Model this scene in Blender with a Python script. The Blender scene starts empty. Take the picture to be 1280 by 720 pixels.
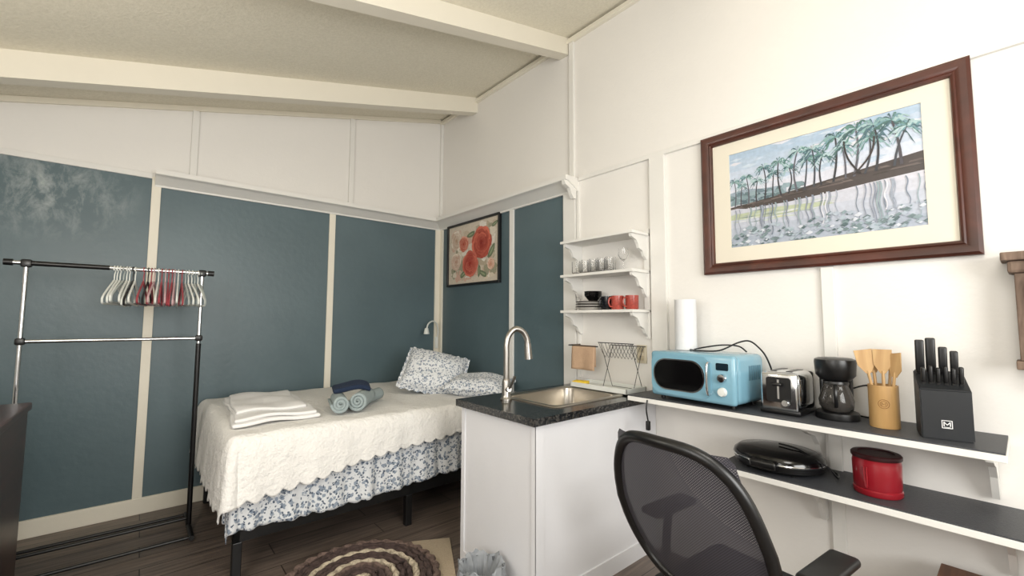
import bpy, bmesh, math, random
from mathutils import Vector, Matrix, Euler
random.seed(7)
scene=bpy.context.scene
COLL=scene.collection
PI=math.pi
# ------------------------------------------------------------------ helpers
def lin(h):
    h=h.lstrip('#'); o=[]
    for i in (0,2,4):
        c=int(h[i:i+2],16)/255
        o.append(c/12.92 if c<=.04045 else ((c+.055)/1.055)**2.4)
    return (o[0],o[1],o[2],1)
class M:
    def __init__(s): s.bm=bmesh.new(); s.col=None
    def _x(s,vs,mat):
        if mat is not None:
            for v in vs: v.co=mat@v.co
    def box(s,c,d,rot=None,bev=0,seg=2):
        r=bmesh.ops.create_cube(s.bm,size=1)
        vs=r['verts']
        for v in vs: v.co=Vector((v.co.x*d[0],v.co.y*d[1],v.co.z*d[2]))
        if bev>0:
            es=set()
            for v in vs:
                for e in v.link_edges: es.add(e)
            r2=bmesh.ops.bevel(s.bm,geom=list(es),offset=bev,segments=seg,profile=.5,affect='EDGES')
            allv=set(r2['verts'])|set(v for v in vs if v.is_valid)
            st=list(allv); seen=set(allv)
            while st:
                v=st.pop()
                for e in v.link_edges:
                    o=e.other_vert(v)
                    if o not in seen: seen.add(o); st.append(o)
            vs=list(seen)
        m=Matrix.Translation(Vector(c))
        if rot: m=m@Euler(rot).to_matrix().to_4x4()
        s._x(vs,m); return s
    def b2(s,a,b,bev=0):
        return s.box([(a[i]+b[i])/2 for i in range(3)],[abs(b[i]-a[i]) for i in range(3)],bev=bev)
    def lathe(s,prof,c=(0,0,0),seg=32,mat=None,sx=1,sy=1):
        rings=[]
        for r,z in prof:
            if r<1e-6: rings.append([s.bm.verts.new((c[0],c[1],c[2]+z))])
            else: rings.append([s.bm.verts.new((c[0]+sx*r*math.cos(2*PI*k/seg),c[1]+sy*r*math.sin(2*PI*k/seg),c[2]+z)) for k in range(seg)])
        for a,b in zip(rings,rings[1:]):
            for k in range(seg):
                k2=(k+1)%seg
                if len(a)==1 and len(b)==1: continue
                if len(a)==1: f=[a[0],b[k],b[k2]]
                elif len(b)==1: f=[a[k],a[k2],b[0]]
                else: f=[a[k],a[k2],b[k2],b[k]]
                try: s.bm.faces.new(f)
                except: pass
        if mat is not None:
            for rr in rings: s._x(rr,mat)
        return s
    def cyl(s,p0,p1,r0,r1=None,seg=20):
        p0=Vector(p0);p1=Vector(p1); r1=r0 if r1 is None else r1
        d=p1-p0;L=d.length
        q=d.to_track_quat('Z','Y').to_matrix().to_4x4()
        return s.lathe([(0,0),(r0,0),(r1,L),(0,L)],seg=seg,mat=Matrix.Translation(p0)@q)
    def tube(s,pts,r,seg=8,closed=False,smooth=0,cap=True,flat=1.0):
        pts=[Vector(p) for p in pts]
        if smooth:
            n=len(pts);o=[]
            rg=range(n) if closed else range(n-1)
            for i in rg:
                p1=pts[i];p2=pts[(i+1)%n]
                p0=pts[(i-1)%n] if closed or i>0 else p1
                p3=pts[(i+2)%n] if closed or i+2<n else p2
                for k in range(smooth):
                    t=k/smooth
                    o.append(.5*((2*p1)+(p2-p0)*t+(2*p0-5*p1+4*p2-p3)*t*t+(3*p1-p0-3*p2+p3)*t**3))
            if not closed:o.append(pts[-1])
            pts=o
        n=len(pts)
        rad=r if callable(r) else (lambda t:r)
        rings=[];N=None
        for i in range(n):
            if closed: T=(pts[(i+1)%n]-pts[i-1])
            else: T=pts[min(i+1,n-1)]-pts[max(i-1,0)]
            if T.length<1e-9: T=Vector((0,0,1))
            T.normalize()
            if N is None:
                N=Vector((0,0,1)) if abs(T.z)<.9 else Vector((1,0,0))
            N=(N-T*N.dot(T))
            if N.length<1e-6: N=T.orthogonal()
            N.normalize();B=T.cross(N)
            rr=rad(i/max(1,n-1))
            rings.append([s.bm.verts.new(pts[i]+rr*(math.cos(2*PI*k/seg)*N+flat*math.sin(2*PI*k/seg)*B)) for k in range(seg)])
        rg=range(n) if closed else range(n-1)
        for i in rg:
            a=rings[i];b=rings[(i+1)%n]
            for k in range(seg):
                s.bm.faces.new([a[k],a[(k+1)%seg],b[(k+1)%seg],b[k]])
        if cap and not closed:
            s.bm.faces.new(rings[0][::-1]); s.bm.faces.new(rings[-1])
        return s
    def ell(s,c,r,seg=24,rot=None):
        rr=bmesh.ops.create_uvsphere(s.bm,u_segments=seg,v_segments=seg//2,radius=1)
        m=Matrix.Translation(Vector(c))@(Euler(rot).to_matrix().to_4x4() if rot else Matrix.Identity(4))@Matrix.Diagonal((*r,1))
        s._x(rr['verts'],m); return s
    def prism(s,poly,h,mat=None):
        a=[s.bm.verts.new((p[0],p[1],0)) for p in poly]
        b=[s.bm.verts.new((p[0],p[1],h)) for p in poly]
        n=len(poly)
        s.bm.faces.new(a[::-1]); s.bm.faces.new(b)
        for i in range(n): s.bm.faces.new([a[i],a[(i+1)%n],b[(i+1)%n],b[i]])
        s._x(a+b,mat); return s
    def grid(s,fn,nu,nv):
        g=[[s.bm.verts.new(fn(i/nu,j/nv)) for j in range(nv+1)] for i in range(nu+1)]
        for i in range(nu):
            for j in range(nv):
                s.bm.faces.new([g[i][j],g[i+1][j],g[i+1][j+1],g[i][j+1]])
        return s
    def poly(s,pts,z,col):
        if s.col is None: s.col=s.bm.loops.layers.float_color.new('Col')
        f=s.bm.faces.new([s.bm.verts.new((p[0],p[1],z)) for p in pts])
        for l in f.loops: l[s.col]=col
        return s
    def obj(s,name,mat,parent=None,smooth=True,angle=40,recalc=True,label=None,loc=None,rot=None,mw=None,sol=0,sub=0):
        if recalc: bmesh.ops.recalc_face_normals(s.bm,faces=s.bm.faces[:])
        me=bpy.data.meshes.new(name); s.bm.to_mesh(me); s.bm.free()
        o=bpy.data.objects.new(name,me); COLL.objects.link(o)
        me.materials.append(mat)
        if smooth:
            for p in me.polygons:p.use_smooth=True
            try: me.set_sharp_from_angle(angle=math.radians(angle))
            except Exception: pass
        if parent: o.parent=parent
        if loc: o.location=loc
        if rot: o.rotation_euler=rot
        if mw is not None: o.matrix_local=mw
        if sol:
            md=o.modifiers.new('s','SOLIDIFY');md.thickness=sol
        if sub:
            md=o.modifiers.new('u','SUBSURF');md.levels=sub;md.render_levels=sub
        if label:o['label']=label
        return o
def thing(name,label,cat,loc=(0,0,0),rz=0,group=None,rot=None):
    e=bpy.data.objects.new(name,None);COLL.objects.link(e)
    e.empty_display_size=.05
    e.location=loc;e.rotation_euler=rot if rot else (0,0,rz)
    e['label']=label;e['category']=cat
    if group:e['group']=group
    return e
def tag(o,label,cat,group=None):
    o['label']=label;o['category']=cat
    if group:o['group']=group
    return o
def struct(o):
    o['kind']='structure';return o
WALLR=Matrix(((0,0,-1,0),(-1,0,0,0),(0,1,0,0),(0,0,0,1)))  # local x->-Y, y->Z, z->-X
# ------------------------------------------------------------------ materials
def nm(name):
    m=bpy.data.materials.new(name);m.use_nodes=True
    nt=m.node_tree;b=nt.nodes['Principled BSDF'];return m,nt,b
def mat(name,col,rough=.5,metal=0,bump=0,bscale=50,var=0,vscale=5,trans=0,alpha=1,coat=0,spec=None,ior=None):
    m,nt,b=nm(name)
    c=lin(col) if isinstance(col,str) else col
    b.inputs['Base Color'].default_value=c
    b.inputs['Roughness'].default_value=rough
    b.inputs['Metallic'].default_value=metal
    if trans:b.inputs['Transmission Weight'].default_value=trans
    if ior:b.inputs['IOR'].default_value=ior
    if coat:b.inputs['Coat Weight'].default_value=coat
    if spec is not None:b.inputs['Specular IOR Level'].default_value=spec
    N=nt.nodes;L=nt.links
    tc=N.new('ShaderNodeTexCoord')
    n=N.new('ShaderNodeTexNoise');n.inputs['Scale'].default_value=vscale;n.inputs['Detail'].default_value=5
    L.new(tc.outputs['Object'],n.inputs['Vector'])
    mx=N.new('ShaderNodeMix');mx.data_type='RGBA'
    v=max(var,.03)
    mx.inputs[6].default_value=[x*(1-v) for x in c[:3]]+[1]
    mx.inputs[7].default_value=[min(1,x*(1+v)) for x in c[:3]]+[1]
    L.new(n.outputs['Fac'],mx.inputs[0]);L.new(mx.outputs[2],b.inputs['Base Color'])
    if bump:
        n2=N.new('ShaderNodeTexNoise');n2.inputs['Scale'].default_value=bscale;n2.inputs['Detail'].default_value=4
        L.new(tc.outputs['Object'],n2.inputs['Vector'])
        bp=N.new('ShaderNodeBump');bp.inputs['Strength'].default_value=bump;bp.inputs['Distance'].default_value=.01
        L.new(n2.outputs['Fac'],bp.inputs['Height']);L.new(bp.outputs[0],b.inputs['Normal'])
    return m
def ramp(nt,stops,interp='LINEAR'):
    r=nt.nodes.new('ShaderNodeValToRGB');cr=r.color_ramp;cr.interpolation=interp
    while len(cr.elements)<len(stops):cr.elements.new(.5)
    for e,(p,c) in zip(cr.elements,stops):
        e.position=p;e.color=lin(c) if isinstance(c,str) else c
    return r
W_wall=mat('white_wall_paint','#E4E1DC',.6,bump=.12,bscale=40,var=.02,vscale=2)
W_trim=mat('white_trim_paint','#E1DFDA',.45,bump=.05,bscale=60)
W_cream=mat('cream_trim_paint','#E2DCCD',.5,bump=.08,bscale=30)
W_cab=mat('white_cabinet_paint','#DCDCDF',.4,bump=.04,bscale=60)
def ceilmat():
    m,nt,b=nm('popcorn_ceiling');N=nt.nodes;L=nt.links
    tc=N.new('ShaderNodeTexCoord')
    n=N.new('ShaderNodeTexNoise');n.inputs['Scale'].default_value=60;n.inputs['Detail'].default_value=6;n.inputs['Roughness'].default_value=.6
    L.new(tc.outputs['Object'],n.inputs['Vector'])
    r=ramp(nt,[(.3,'#DBD5C3'),(.65,'#E7E1D0')]);L.new(n.outputs['Fac'],r.inputs[0]);L.new(r.outputs[0],b.inputs['Base Color'])
    bp=N.new('ShaderNodeBump');bp.inputs['Strength'].default_value=.35;bp.inputs['Distance'].default_value=.02
    L.new(n.outputs['Fac'],bp.inputs['Height']);L.new(bp.outputs[0],b.inputs['Normal'])
    b.inputs['Roughness'].default_value=.9
    return m
CEIL=ceilmat()
def tealmat():
    m,nt,b=nm('teal_wall_paint');N=nt.nodes;L=nt.links
    tc=N.new('ShaderNodeTexCoord')
    n=N.new('ShaderNodeTexNoise');n.inputs['Scale'].default_value=1.6;n.inputs['Detail'].default_value=7
    L.new(tc.outputs['Object'],n.inputs['Vector'])
    r=ramp(nt,[(.3,'#4C5E64'),(.7,'#56686E')]);L.new(n.outputs['Fac'],r.inputs[0])
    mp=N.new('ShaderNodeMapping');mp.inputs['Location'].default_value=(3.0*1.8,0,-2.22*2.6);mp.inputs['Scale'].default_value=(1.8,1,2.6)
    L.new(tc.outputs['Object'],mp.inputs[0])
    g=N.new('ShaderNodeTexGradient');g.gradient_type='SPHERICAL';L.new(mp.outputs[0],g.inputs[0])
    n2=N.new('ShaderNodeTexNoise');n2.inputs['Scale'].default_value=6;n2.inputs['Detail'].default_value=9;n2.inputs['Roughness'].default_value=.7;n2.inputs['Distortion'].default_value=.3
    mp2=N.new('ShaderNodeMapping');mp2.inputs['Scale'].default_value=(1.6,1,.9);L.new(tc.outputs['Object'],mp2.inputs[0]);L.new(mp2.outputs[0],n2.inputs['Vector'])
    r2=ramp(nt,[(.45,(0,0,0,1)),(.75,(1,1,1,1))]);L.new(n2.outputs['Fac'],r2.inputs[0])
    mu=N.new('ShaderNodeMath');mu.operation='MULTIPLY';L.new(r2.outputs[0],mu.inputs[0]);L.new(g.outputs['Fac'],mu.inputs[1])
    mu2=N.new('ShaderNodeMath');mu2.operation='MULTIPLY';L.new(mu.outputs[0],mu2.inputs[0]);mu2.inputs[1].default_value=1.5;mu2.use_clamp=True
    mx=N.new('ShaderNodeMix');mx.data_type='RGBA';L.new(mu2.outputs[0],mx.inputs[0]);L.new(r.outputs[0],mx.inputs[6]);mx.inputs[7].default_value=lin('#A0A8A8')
    L.new(mx.outputs[2],b.inputs['Base Color']);b.inputs['Roughness'].default_value=.40
    n3=N.new('ShaderNodeTexNoise');n3.inputs['Scale'].default_value=25;L.new(tc.outputs['Object'],n3.inputs['Vector'])
    bp=N.new('ShaderNodeBump');bp.inputs['Strength'].default_value=.1;bp.inputs['Distance'].default_value=.01;L.new(n3.outputs['Fac'],bp.inputs['Height']);L.new(bp.outputs[0],b.inputs['Normal'])
    return m
TEAL=tealmat()
def floormat():
    m,nt,b=nm('grey_brown_plank_floor');N=nt.nodes;L=nt.links
    tc=N.new('ShaderNodeTexCoord')
    br=N.new('ShaderNodeTexBrick');br.inputs['Scale'].default_value=1;br.inputs['Brick Width'].default_value=1.2;br.inputs['Row Height'].default_value=.15
    br.inputs['Mortar Size'].default_value=.003;br.inputs['Color1'].default_value=lin('#7A6F68');br.inputs['Color2'].default_value=lin('#8C8077');br.inputs['Mortar'].default_value=lin('#2B2725')
    L.new(tc.outputs['Object'],br.inputs['Vector'])
    mp=N.new('ShaderNodeMapping');mp.inputs['Scale'].default_value=(3,40,1);L.new(tc.outputs['Object'],mp.inputs[0])
    n=N.new('ShaderNodeTexNoise');n.inputs['Scale'].default_value=1.2;n.inputs['Detail'].default_value=6;L.new(mp.outputs[0],n.inputs['Vector'])
    r=ramp(nt,[(.3,'#7A7470'),(.7,'#E0D8D0')]);L.new(n.outputs['Fac'],r.inputs[0])
    mx=N.new('ShaderNodeMix');mx.data_type='RGBA';mx.blend_type='MULTIPLY';mx.inputs[0].default_value=.8
    L.new(br.outputs['Color'],mx.inputs[6]);L.new(r.outputs[0],mx.inputs[7]);L.new(mx.outputs[2],b.inputs['Base Color'])
    b.inputs['Roughness'].default_value=.4
    return m
FLOOR=floormat()
def woodmat(name,c1,c2,scale=(2,30,30),rough=.4,coat=0):
    m,nt,b=nm(name);N=nt.nodes;L=nt.links
    tc=N.new('ShaderNodeTexCoord');mp=N.new('ShaderNodeMapping');mp.inputs['Scale'].default_value=scale;L.new(tc.outputs['Object'],mp.inputs[0])
    n=N.new('ShaderNodeTexNoise');n.inputs['Scale'].default_value=1.5;n.inputs['Detail'].default_value=6;n.inputs['Distortion'].default_value=.5
    L.new(mp.outputs[0],n.inputs['Vector'])
    r=ramp(nt,[(.3,c1),(.7,c2)]);L.new(n.outputs['Fac'],r.inputs[0]);L.new(r.outputs[0],b.inputs['Base Color'])
    b.inputs['Roughness'].default_value=rough
    if coat:b.inputs['Coat Weight'].default_value=coat
    return m
MAHOG=woodmat('mahogany_frame_wood','#33180F','#54281C',(4,4,20),.4,.2)
DARKW=woodmat('dark_dresser_wood','#241312','#3C2320',(20,2,20),.35)
RUST=woodmat('reclaimed_wood','#453429','#857060',(24,24,4),.75)
BAMB=woodmat('bamboo','#A98350','#BF9A66',(20,20,3),.45)
UTW=woodmat('utensil_wood','#A98355','#C6A473',(20,20,3),.5)
CRATE=woodmat('crate_wood','#5E4030','#80573B',(3,30,30),.55)
BLK=mat('black_metal','#0B0B0C',.4)
BLKP=mat('black_plastic','#0D0D0E',.35)
BLKG=mat('black_gloss','#070708',.12)
CHR=mat('chrome','#D8DADC',.12,1)
STEEL=mat('brushed_steel','#B2ABA0',.3,1,bump=.05,bscale=200)
NICK=mat('brushed_nickel','#A6A29C',.32,1)
GLASS=mat('clear_glass','#FFFFFF',.03,trans=1,ior=1.3)
def granite():
    m,nt,b=nm('dark_granite');N=nt.nodes;L=nt.links
    tc=N.new('ShaderNodeTexCoord')
    v=N.new('ShaderNodeTexVoronoi');v.inputs['Scale'].default_value=120;L.new(tc.outputs['Object'],v.inputs['Vector'])
    r=ramp(nt,[(0,'#141517'),(.5,'#222427'),(.8,'#4A4845'),(1,'#262320')]);
    sp=N.new('ShaderNodeSeparateColor');L.new(v.outputs['Color'],sp.inputs[0]);L.new(sp.outputs[0],r.inputs[0]);L.new(r.outputs[0],b.inputs['Base Color'])
    b.inputs['Roughness'].default_value=.15
    return m
GRAN=granite()
SHTOP=mat('charcoal_shelf_top','#3E4044',.5,bump=.2,bscale=150,var=.2,vscale=120)
def floral(name,base,c1,c2,scale=18,thr=.5):
    m,nt,b=nm(name);N=nt.nodes;L=nt.links
    tc=N.new('ShaderNodeTexCoord')
    def layer(sc,col,lo,hi,prev,seed):
        mp=N.new('ShaderNodeMapping');mp.inputs['Location'].default_value=(seed,seed*2,seed*.7);L.new(tc.outputs['Object'],mp.inputs[0])
        v=N.new('ShaderNodeTexVoronoi');v.inputs['Scale'].default_value=sc;v.feature='F1';L.new(mp.outputs[0],v.inputs['Vector'])
        n=N.new('ShaderNodeTexNoise');n.inputs['Scale'].default_value=sc*2.4;n.inputs['Detail'].default_value=4;L.new(mp.outputs[0],n.inputs['Vector'])
        mu=N.new('ShaderNodeMath');mu.operation='ADD';L.new(v.outputs['Distance'],mu.inputs[0]);L.new(n.outputs['Fac'],mu.inputs[1])
        r=ramp(nt,[(lo,(1,1,1,1)),(hi,(0,0,0,1))]);L.new(mu.outputs[0],r.inputs[0])
        mx=N.new('ShaderNodeMix');mx.data_type='RGBA';L.new(r.outputs[0],mx.inputs[0])
        if prev is None: mx.inputs[6].default_value=lin(base)
        else: L.new(prev,mx.inputs[6])
        mx.inputs[7].default_value=lin(col);return mx.outputs[2]
    a=layer(scale,c1,thr+.36,thr+.43,None,1.3)
    a=layer(scale*1.5,c2,thr+.27,thr+.33,a,4.1)
    L.new(a,b.inputs['Base Color']);b.inputs['Roughness'].default_value=.85
    return m
FLOR=floral('blue_floral_cotton','#DADCDE','#8B96A4','#4B586B',34,.5)
def quiltmat():
    m,nt,b=nm('white_embossed_quilt');N=nt.nodes;L=nt.links
    b.inputs['Base Color'].default_value=lin('#E7E5E1');b.inputs['Roughness'].default_value=.85
    tc=N.new('ShaderNodeTexCoord')
    v=N.new('ShaderNodeTexVoronoi');v.inputs['Scale'].default_value=24;v.feature='SMOOTH_F1';L.new(tc.outputs['Object'],v.inputs['Vector'])
    n=N.new('ShaderNodeTexNoise');n.inputs['Scale'].default_value=70;n.inputs['Detail'].default_value=3;L.new(tc.outputs['Object'],n.inputs['Vector'])
    a=N.new('ShaderNodeMath');a.operation='ADD';L.new(v.outputs['Distance'],a.inputs[0]);L.new(n.outputs['Fac'],a.inputs[1])
    bp=N.new('ShaderNodeBump');bp.inputs['Strength'].default_value=.55;bp.inputs['Distance'].default_value=.012
    L.new(a.outputs[0],bp.inputs['Height']);L.new(bp.outputs[0],b.inputs['Normal'])
    return m
QUILT=quiltmat()
def attrmat(name,rough=.5,coat=0):
    m,nt,b=nm(name);a=nt.nodes.new('ShaderNodeAttribute');a.attribute_name='Col'
    tc=nt.nodes.new('ShaderNodeTexCoord');n=nt.nodes.new('ShaderNodeTexNoise');n.inputs['Scale'].default_value=60;n.inputs['Detail'].default_value=5
    nt.links.new(tc.outputs['Object'],n.inputs['Vector'])
    r=ramp(nt,[(.3,(.82,.82,.82,1)),(.7,(1,1,1,1))]);nt.links.new(n.outputs['Fac'],r.inputs[0])
    mx=nt.nodes.new('ShaderNodeMix');mx.data_type='RGBA';mx.blend_type='MULTIPLY';mx.inputs[0].default_value=.8
    nt.links.new(a.outputs['Color'],mx.inputs[6]);nt.links.new(r.outputs[0],mx.inputs[7])
    nt.links.new(mx.outputs[2],b.inputs['Base Color'])
    b.inputs['Roughness'].default_value=rough;b.inputs['Coat Weight'].default_value=coat
    return m
ART=attrmat('printed_art',.4,.15)
ARTM=attrmat('canvas_art',.6)
# ------------------------------------------------------------------ room
XL=-3.75;YF=-5.9
GR=.257
CZ=lambda x:3.58+GR*x
def bx(name,a,b,m,bev=0):
    o=M().b2(a,b,bev).obj(name,m,smooth=False);return struct(o)
bx('floor',(XL-.1,YF-.1,-.1),(.1,.1,0),FLOOR)
def wallpoly(name,pts,h,mw,m): 
    o=M().prism(pts,h).obj(name,m,smooth=False);o.matrix_world=mw;return struct(o)
BK=Matrix(((1,0,0,0),(0,0,-1,.1),(0,1,0,0),(0,0,0,1)))
wallpoly('wall_back',[(XL-.1,0),(.1,0),(.1,CZ(.1)+.05),(XL-.1,CZ(XL-.1)+.05)],.1,BK,W_wall)
BF=Matrix(((1,0,0,0),(0,0,-1,YF),(0,1,0,0),(0,0,0,1)))
wallpoly('wall_front',[(XL-.1,0),(.1,0),(.1,CZ(.1)+.05),(XL-.1,CZ(XL-.1)+.05)],.1,BF,W_wall)
bx('wall_right',(0,YF,0),(.1,.0,3.66),W_wall)
bx('wall_left',(XL-.1,YF,0),(XL,0,2.75),W_wall)
cm=Matrix(((1,0,0,0),(0,0,-1,.1),(0,1,0,0),(0,0,0,1)))
wallpoly('ceiling',[(XL-.1,CZ(XL-.1)),(.1,CZ(.1)),(.1,CZ(.1)+.1),(XL-.1,CZ(XL-.1)+.1)],-YF+.2,cm,CEIL)
tn=[0]
def trim(a,b,m=W_trim,bev=.002):
    tn[0]+=1
    return bx('trim_%d'%tn[0],a,b,m,bev)
def beam(y1,y2,h,sk=0,hl=None):
    tn[0]+=1
    hl=h if hl is None else hl
    mw=Matrix.Translation((0,y2,0))@Matrix.Rotation(sk,4,'Z')@Matrix(((1,0,0,0),(0,0,-1,0),(0,1,0,0),(0,0,0,1)))
    return wallpoly('trim_%d'%tn[0],[(XL,CZ(XL)-hl),(-.001,CZ(0)-h),(-.001,CZ(0)),(XL,CZ(XL))],y2-y1,mw,W_cream)
beam(-.67,-.575,.155);beam(-1.89,-1.795,.135,.034);beam(-3.11,-3.015,.135)
trim((-.03,YF,3.52),(0,0,3.555),W_cream)
tn[0]+=1
wallpoly('trim_%d'%tn[0],[(XL,CZ(XL)-.04),(-.03,CZ(-.03)-.04),(-.03,CZ(-.03)-.001),(XL,CZ(XL)-.001)],.02,Matrix(((1,0,0,0),(0,0,-1,0),(0,1,0,0),(0,0,0,1))),W_cream)
bx('wall_back_panel',(XL,-.008,.1),(-.03,.001,2.40),TEAL)
bx('wall_right_panel',(-.008,-1.85,.1),(.001,-.03,2.36),TEAL)
for x in (-2.42,-1.16): trim((x-.027,-.022,.1),(x+.027,0,2.40),W_cream)
trim((-.075,-.024,.1),(0,0,2.36),W_cream);trim((-.024,-.075,.1),(0,-.024,2.36),W_cream)
trim((-.022,-1.247,.1),(0,-1.193,2.36));trim((-.026,-1.96,0),(0,-1.84,2.36))
struct(M().b2((XL,-.026,0),(0,0,.11),.004).obj('baseboard_back',W_cream,smooth=False))
struct(M().b2((-.026,-1.84,0),(0,-.026,.11),.004).obj('baseboard_right',W_cream,smooth=False))
trim((XL,-.02,2.385),(-2.43,0,2.425))
for x in (-2.21,-1.0): trim((x-.022,-.022,2.43),(x+.022,0,CZ(x)-.04))
trim((-.03,-.03,2.43),(0,0,3.52))
trim((-.02,-1.945,2.44),(0,-1.90,3.52))
trim((-.02,-5.8,2.405),(0,-1.99,2.435))
trim((-.024,-2.69,.96),(0,-2.585,2.405));trim((-.016,-1.99,.95),(0,-1.965,2.40))
trim((-.018,-3.535,.0),(0,-3.485,1.62))
prof=[(0,0),(-.026,0),(-.030,.012),(-.06,.030),(-.10,.052),(-.12,.062),(-.148,.064),(-.152,.069),(-.152,.100),(0,.100)]
def ledge():
    bm=M();z0=2.328
    rings=[]
    for (mode) in ('a','b','c'):
        r=[]
        for px,pz in prof:
            d=-px
            if mode=='a': p=(-2.43,-d,z0+pz)
            elif mode=='b': p=(-d,-d,z0+pz)
            else: p=(-d,-1.985,z0+pz)
            r.append(bm.bm.verts.new(p))
        rings.append(r)
    n=len(prof)
    for a,b in zip(rings,rings[1:]):
        for k in range(n): bm.bm.faces.new([a[k],a[(k+1)%n],b[(k+1)%n],b[k]])
    bm.bm.faces.new(rings[0]);bm.bm.faces.new(rings[-1][::-1])
    tn[0]+=1
    return struct(bm.obj('trim_%d'%tn[0],W_trim,angle=25))
ledge()
# corbel at the ledge end
tn[0]+=1
struct(M().prism([(0,0),(.13,0),(.12,-.03),(.07,-.05),(.05,-.09),(.03,-.12),(0,-.12)],.03,Matrix(((-1,0,0,-.026),(0,0,1,-1.975),(0,1,0,2.39),(0,0,0,1)))).obj('trim_%d'%tn[0],W_trim,smooth=False))
wn=bx('added_window_1',(-2.6,YF+.0,1.0),(-1.0,YF+.03,2.1),mat('added_window_pane','#C8D8E8',.1))  # made-up window on the unseen front wall, goes with the rear fill
# ------------------------------------------------------------------ bed
bed=thing('bed','full size bed with black metal platform frame and thick mattress','bed',(-1.04,-.72,0))
BX0,BX1=-1.0,1.0;BY0,BY1=-.66,.66
m=M()
for y in (BY0,BY1-.03): m.b2((BX0,y,.20),(BX1,y+.03,.27))
for x in (BX0,0,BX1-.03): m.b2((x,BY0,.20),(x+.03,BY1,.27))
for i in range(12):
    x=BX0+.1+i*.16; m.b2((x,BY0,.27),(x+.06,BY1,.285))
m.obj('bed_frame',BLK,bed,smooth=False)
for (x,y) in ((BX0+.02,BY0+.02),(BX0+.02,BY1-.02),(0,BY0+.02),(0,BY1-.02),(BX1-.02,BY0+.02),(BX1-.02,BY1-.02)):
    M().b2((x-.022,y-.022,0),(x+.022,y+.022,.2),.004).obj('leg',BLK,bed,smooth=False)
M().box((0,0,.50),(1.96,1.30,.42),bev=.05,seg=4).obj('mattress',mat('mattress_cloth','#DAD9D6',.9),bed)
XF=-2.05;YN=-1.395
def drape(xf,yn,yb,top,r,flare,fs,ff,nu,nv,amp,k,scal,seedoff=0,xh=-.05,ftfl=.4,per=.07):
    Lt=xh-xf;Wt=yb-yn
    m=M();nt_=int(nu*.8);nf=nu-nt_;wt=int(nv*.7);ws=nv-wt
    def fn(a,b):
        i=round(a*nu);j=round(b*nv)
        s=Lt*i/nt_ if i<=nt_ else Lt
        x=xh-s
        hs=fs(x)
        sc=1+scal*abs(math.sin(s*PI/per))
        dx=0 if i<=nt_ else (i-nt_)/nf*ff
        ty=Wt*j/wt if j<=wt else Wt
        scf=1+scal*abs(math.sin(ty*PI/per))
        dx*=scf
        dy=0 if j<=wt else (j-wt)/ws*hs*sc
        rho=(dx**5+dy**5)**.2
        y=yb-ty
        wv=.004*math.sin(x*9+1)*math.sin(y*11)+.0025*math.sin(x*23+y*5)
        if rho<1e-6:
            return (x,y,top+wv)
        e=r*(1-math.exp(-rho/r))
        nx,ny=dx/math.hypot(dx,dy),dy/math.hypot(dx,dy)
        h=e+flare*rho*(ny+ftfl*nx)
        dn=rho-e*.8
        pos=s if dy>dx else ty
        rip=amp*(rho/.4)*(math.sin(k*pos+seedoff)+.5*math.sin(k*2.3*pos+1+seedoff))
        if dx>0 and dy>0: rip+=.02*(rho/.4)*math.sin(4*math.atan2(dx,dy))
        h+=rip*(1 if dy>=dx else .6)
        return (x-nx*h,y-ny*h,top-dn+wv*math.exp(-rho*10))
    m.grid(fn,nu,nv);return m
fl=drape(XF+.02,YN+.035,-.06,.735,.04,.04,lambda x:.48+.02*math.sin(x*3),.45,180,90,.012,30,.02)
o=fl.obj('floral_coverlet',FLOR,sol=-.004);tag(o,'white cotton coverlet with blue floral print hanging over the mattress','bedding')
o=drape(XF,YN,-.05,.752,.05,.09,lambda x:max(.185,.19+(-.62-x)*.108)+.010*math.sin(x*6),.375,300,120,.010,17,.09,ftfl=.8,per=.085).obj('quilt',QUILT,sol=-.006)
tag(o,'off-white embossed quilt with scalloped hem spread over the bed','quilt')
def pillow(w,d,h):
    m=M();n=28
    def f(sgn):
        def g(a,b):
            u=2*a-1;v=2*b-1
            e=(1-abs(u)**3.2)**.6*(1-abs(v)**3.2)**.6 if abs(u)<1 and abs(v)<1 else 0
            pin=1-.07*(1-abs(v)**2)*abs(u)**6
            pin2=1-.07*(1-abs(u)**2)*abs(v)**6
            z=sgn*h/2*max(0,e)*(1+.07*math.sin(5*u+2*v)+.05*math.sin(7*v-u))
            return (u*w/2*pin,v*d/2*pin2,z)
        return g
    m.grid(f(1),n,n);m.grid(f(-1),n,n)
    bmesh.ops.remove_doubles(m.bm,verts=m.bm.verts[:],dist=.0005)
    # thin ruffle flange
    R_=[];N_=160
    def edge(t):
        q=(t%1)*4;k=int(q);f_=q-k
        return [(-1+2*f_,-1),(1,-1+2*f_),(1-2*f_,1),(-1,1-2*f_)][k]
    for ring in range(3):
        rr_=[]
        for k in range(N_):
            u,v=edge(k/N_)
            s_=.93+.05*ring
            rr_.append(m.bm.verts.new((u*w/2*s_,v*d/2*s_,.006*ring*math.sin(k*1.3))))
        R_.append(rr_)
    for a_,b_ in zip(R_,R_[1:]):
        for k in range(N_): m.bm.faces.new([a_[k],a_[(k+1)%N_],b_[(k+1)%N_],b_[k]])
    return m
FLP=floral('pillow_floral_cotton','#DFE1E3','#939EAC','#56637A',42,.47)
o=pillow(.52,.42,.21).obj('pillow',FLP,loc=(-.54,-.83,.915),rot=(math.radians(46),math.radians(12),math.radians(-38)));tag(o,'plump pillow with blue-grey floral print propped against another pillow','pillow','pillows on the bed')
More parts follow.
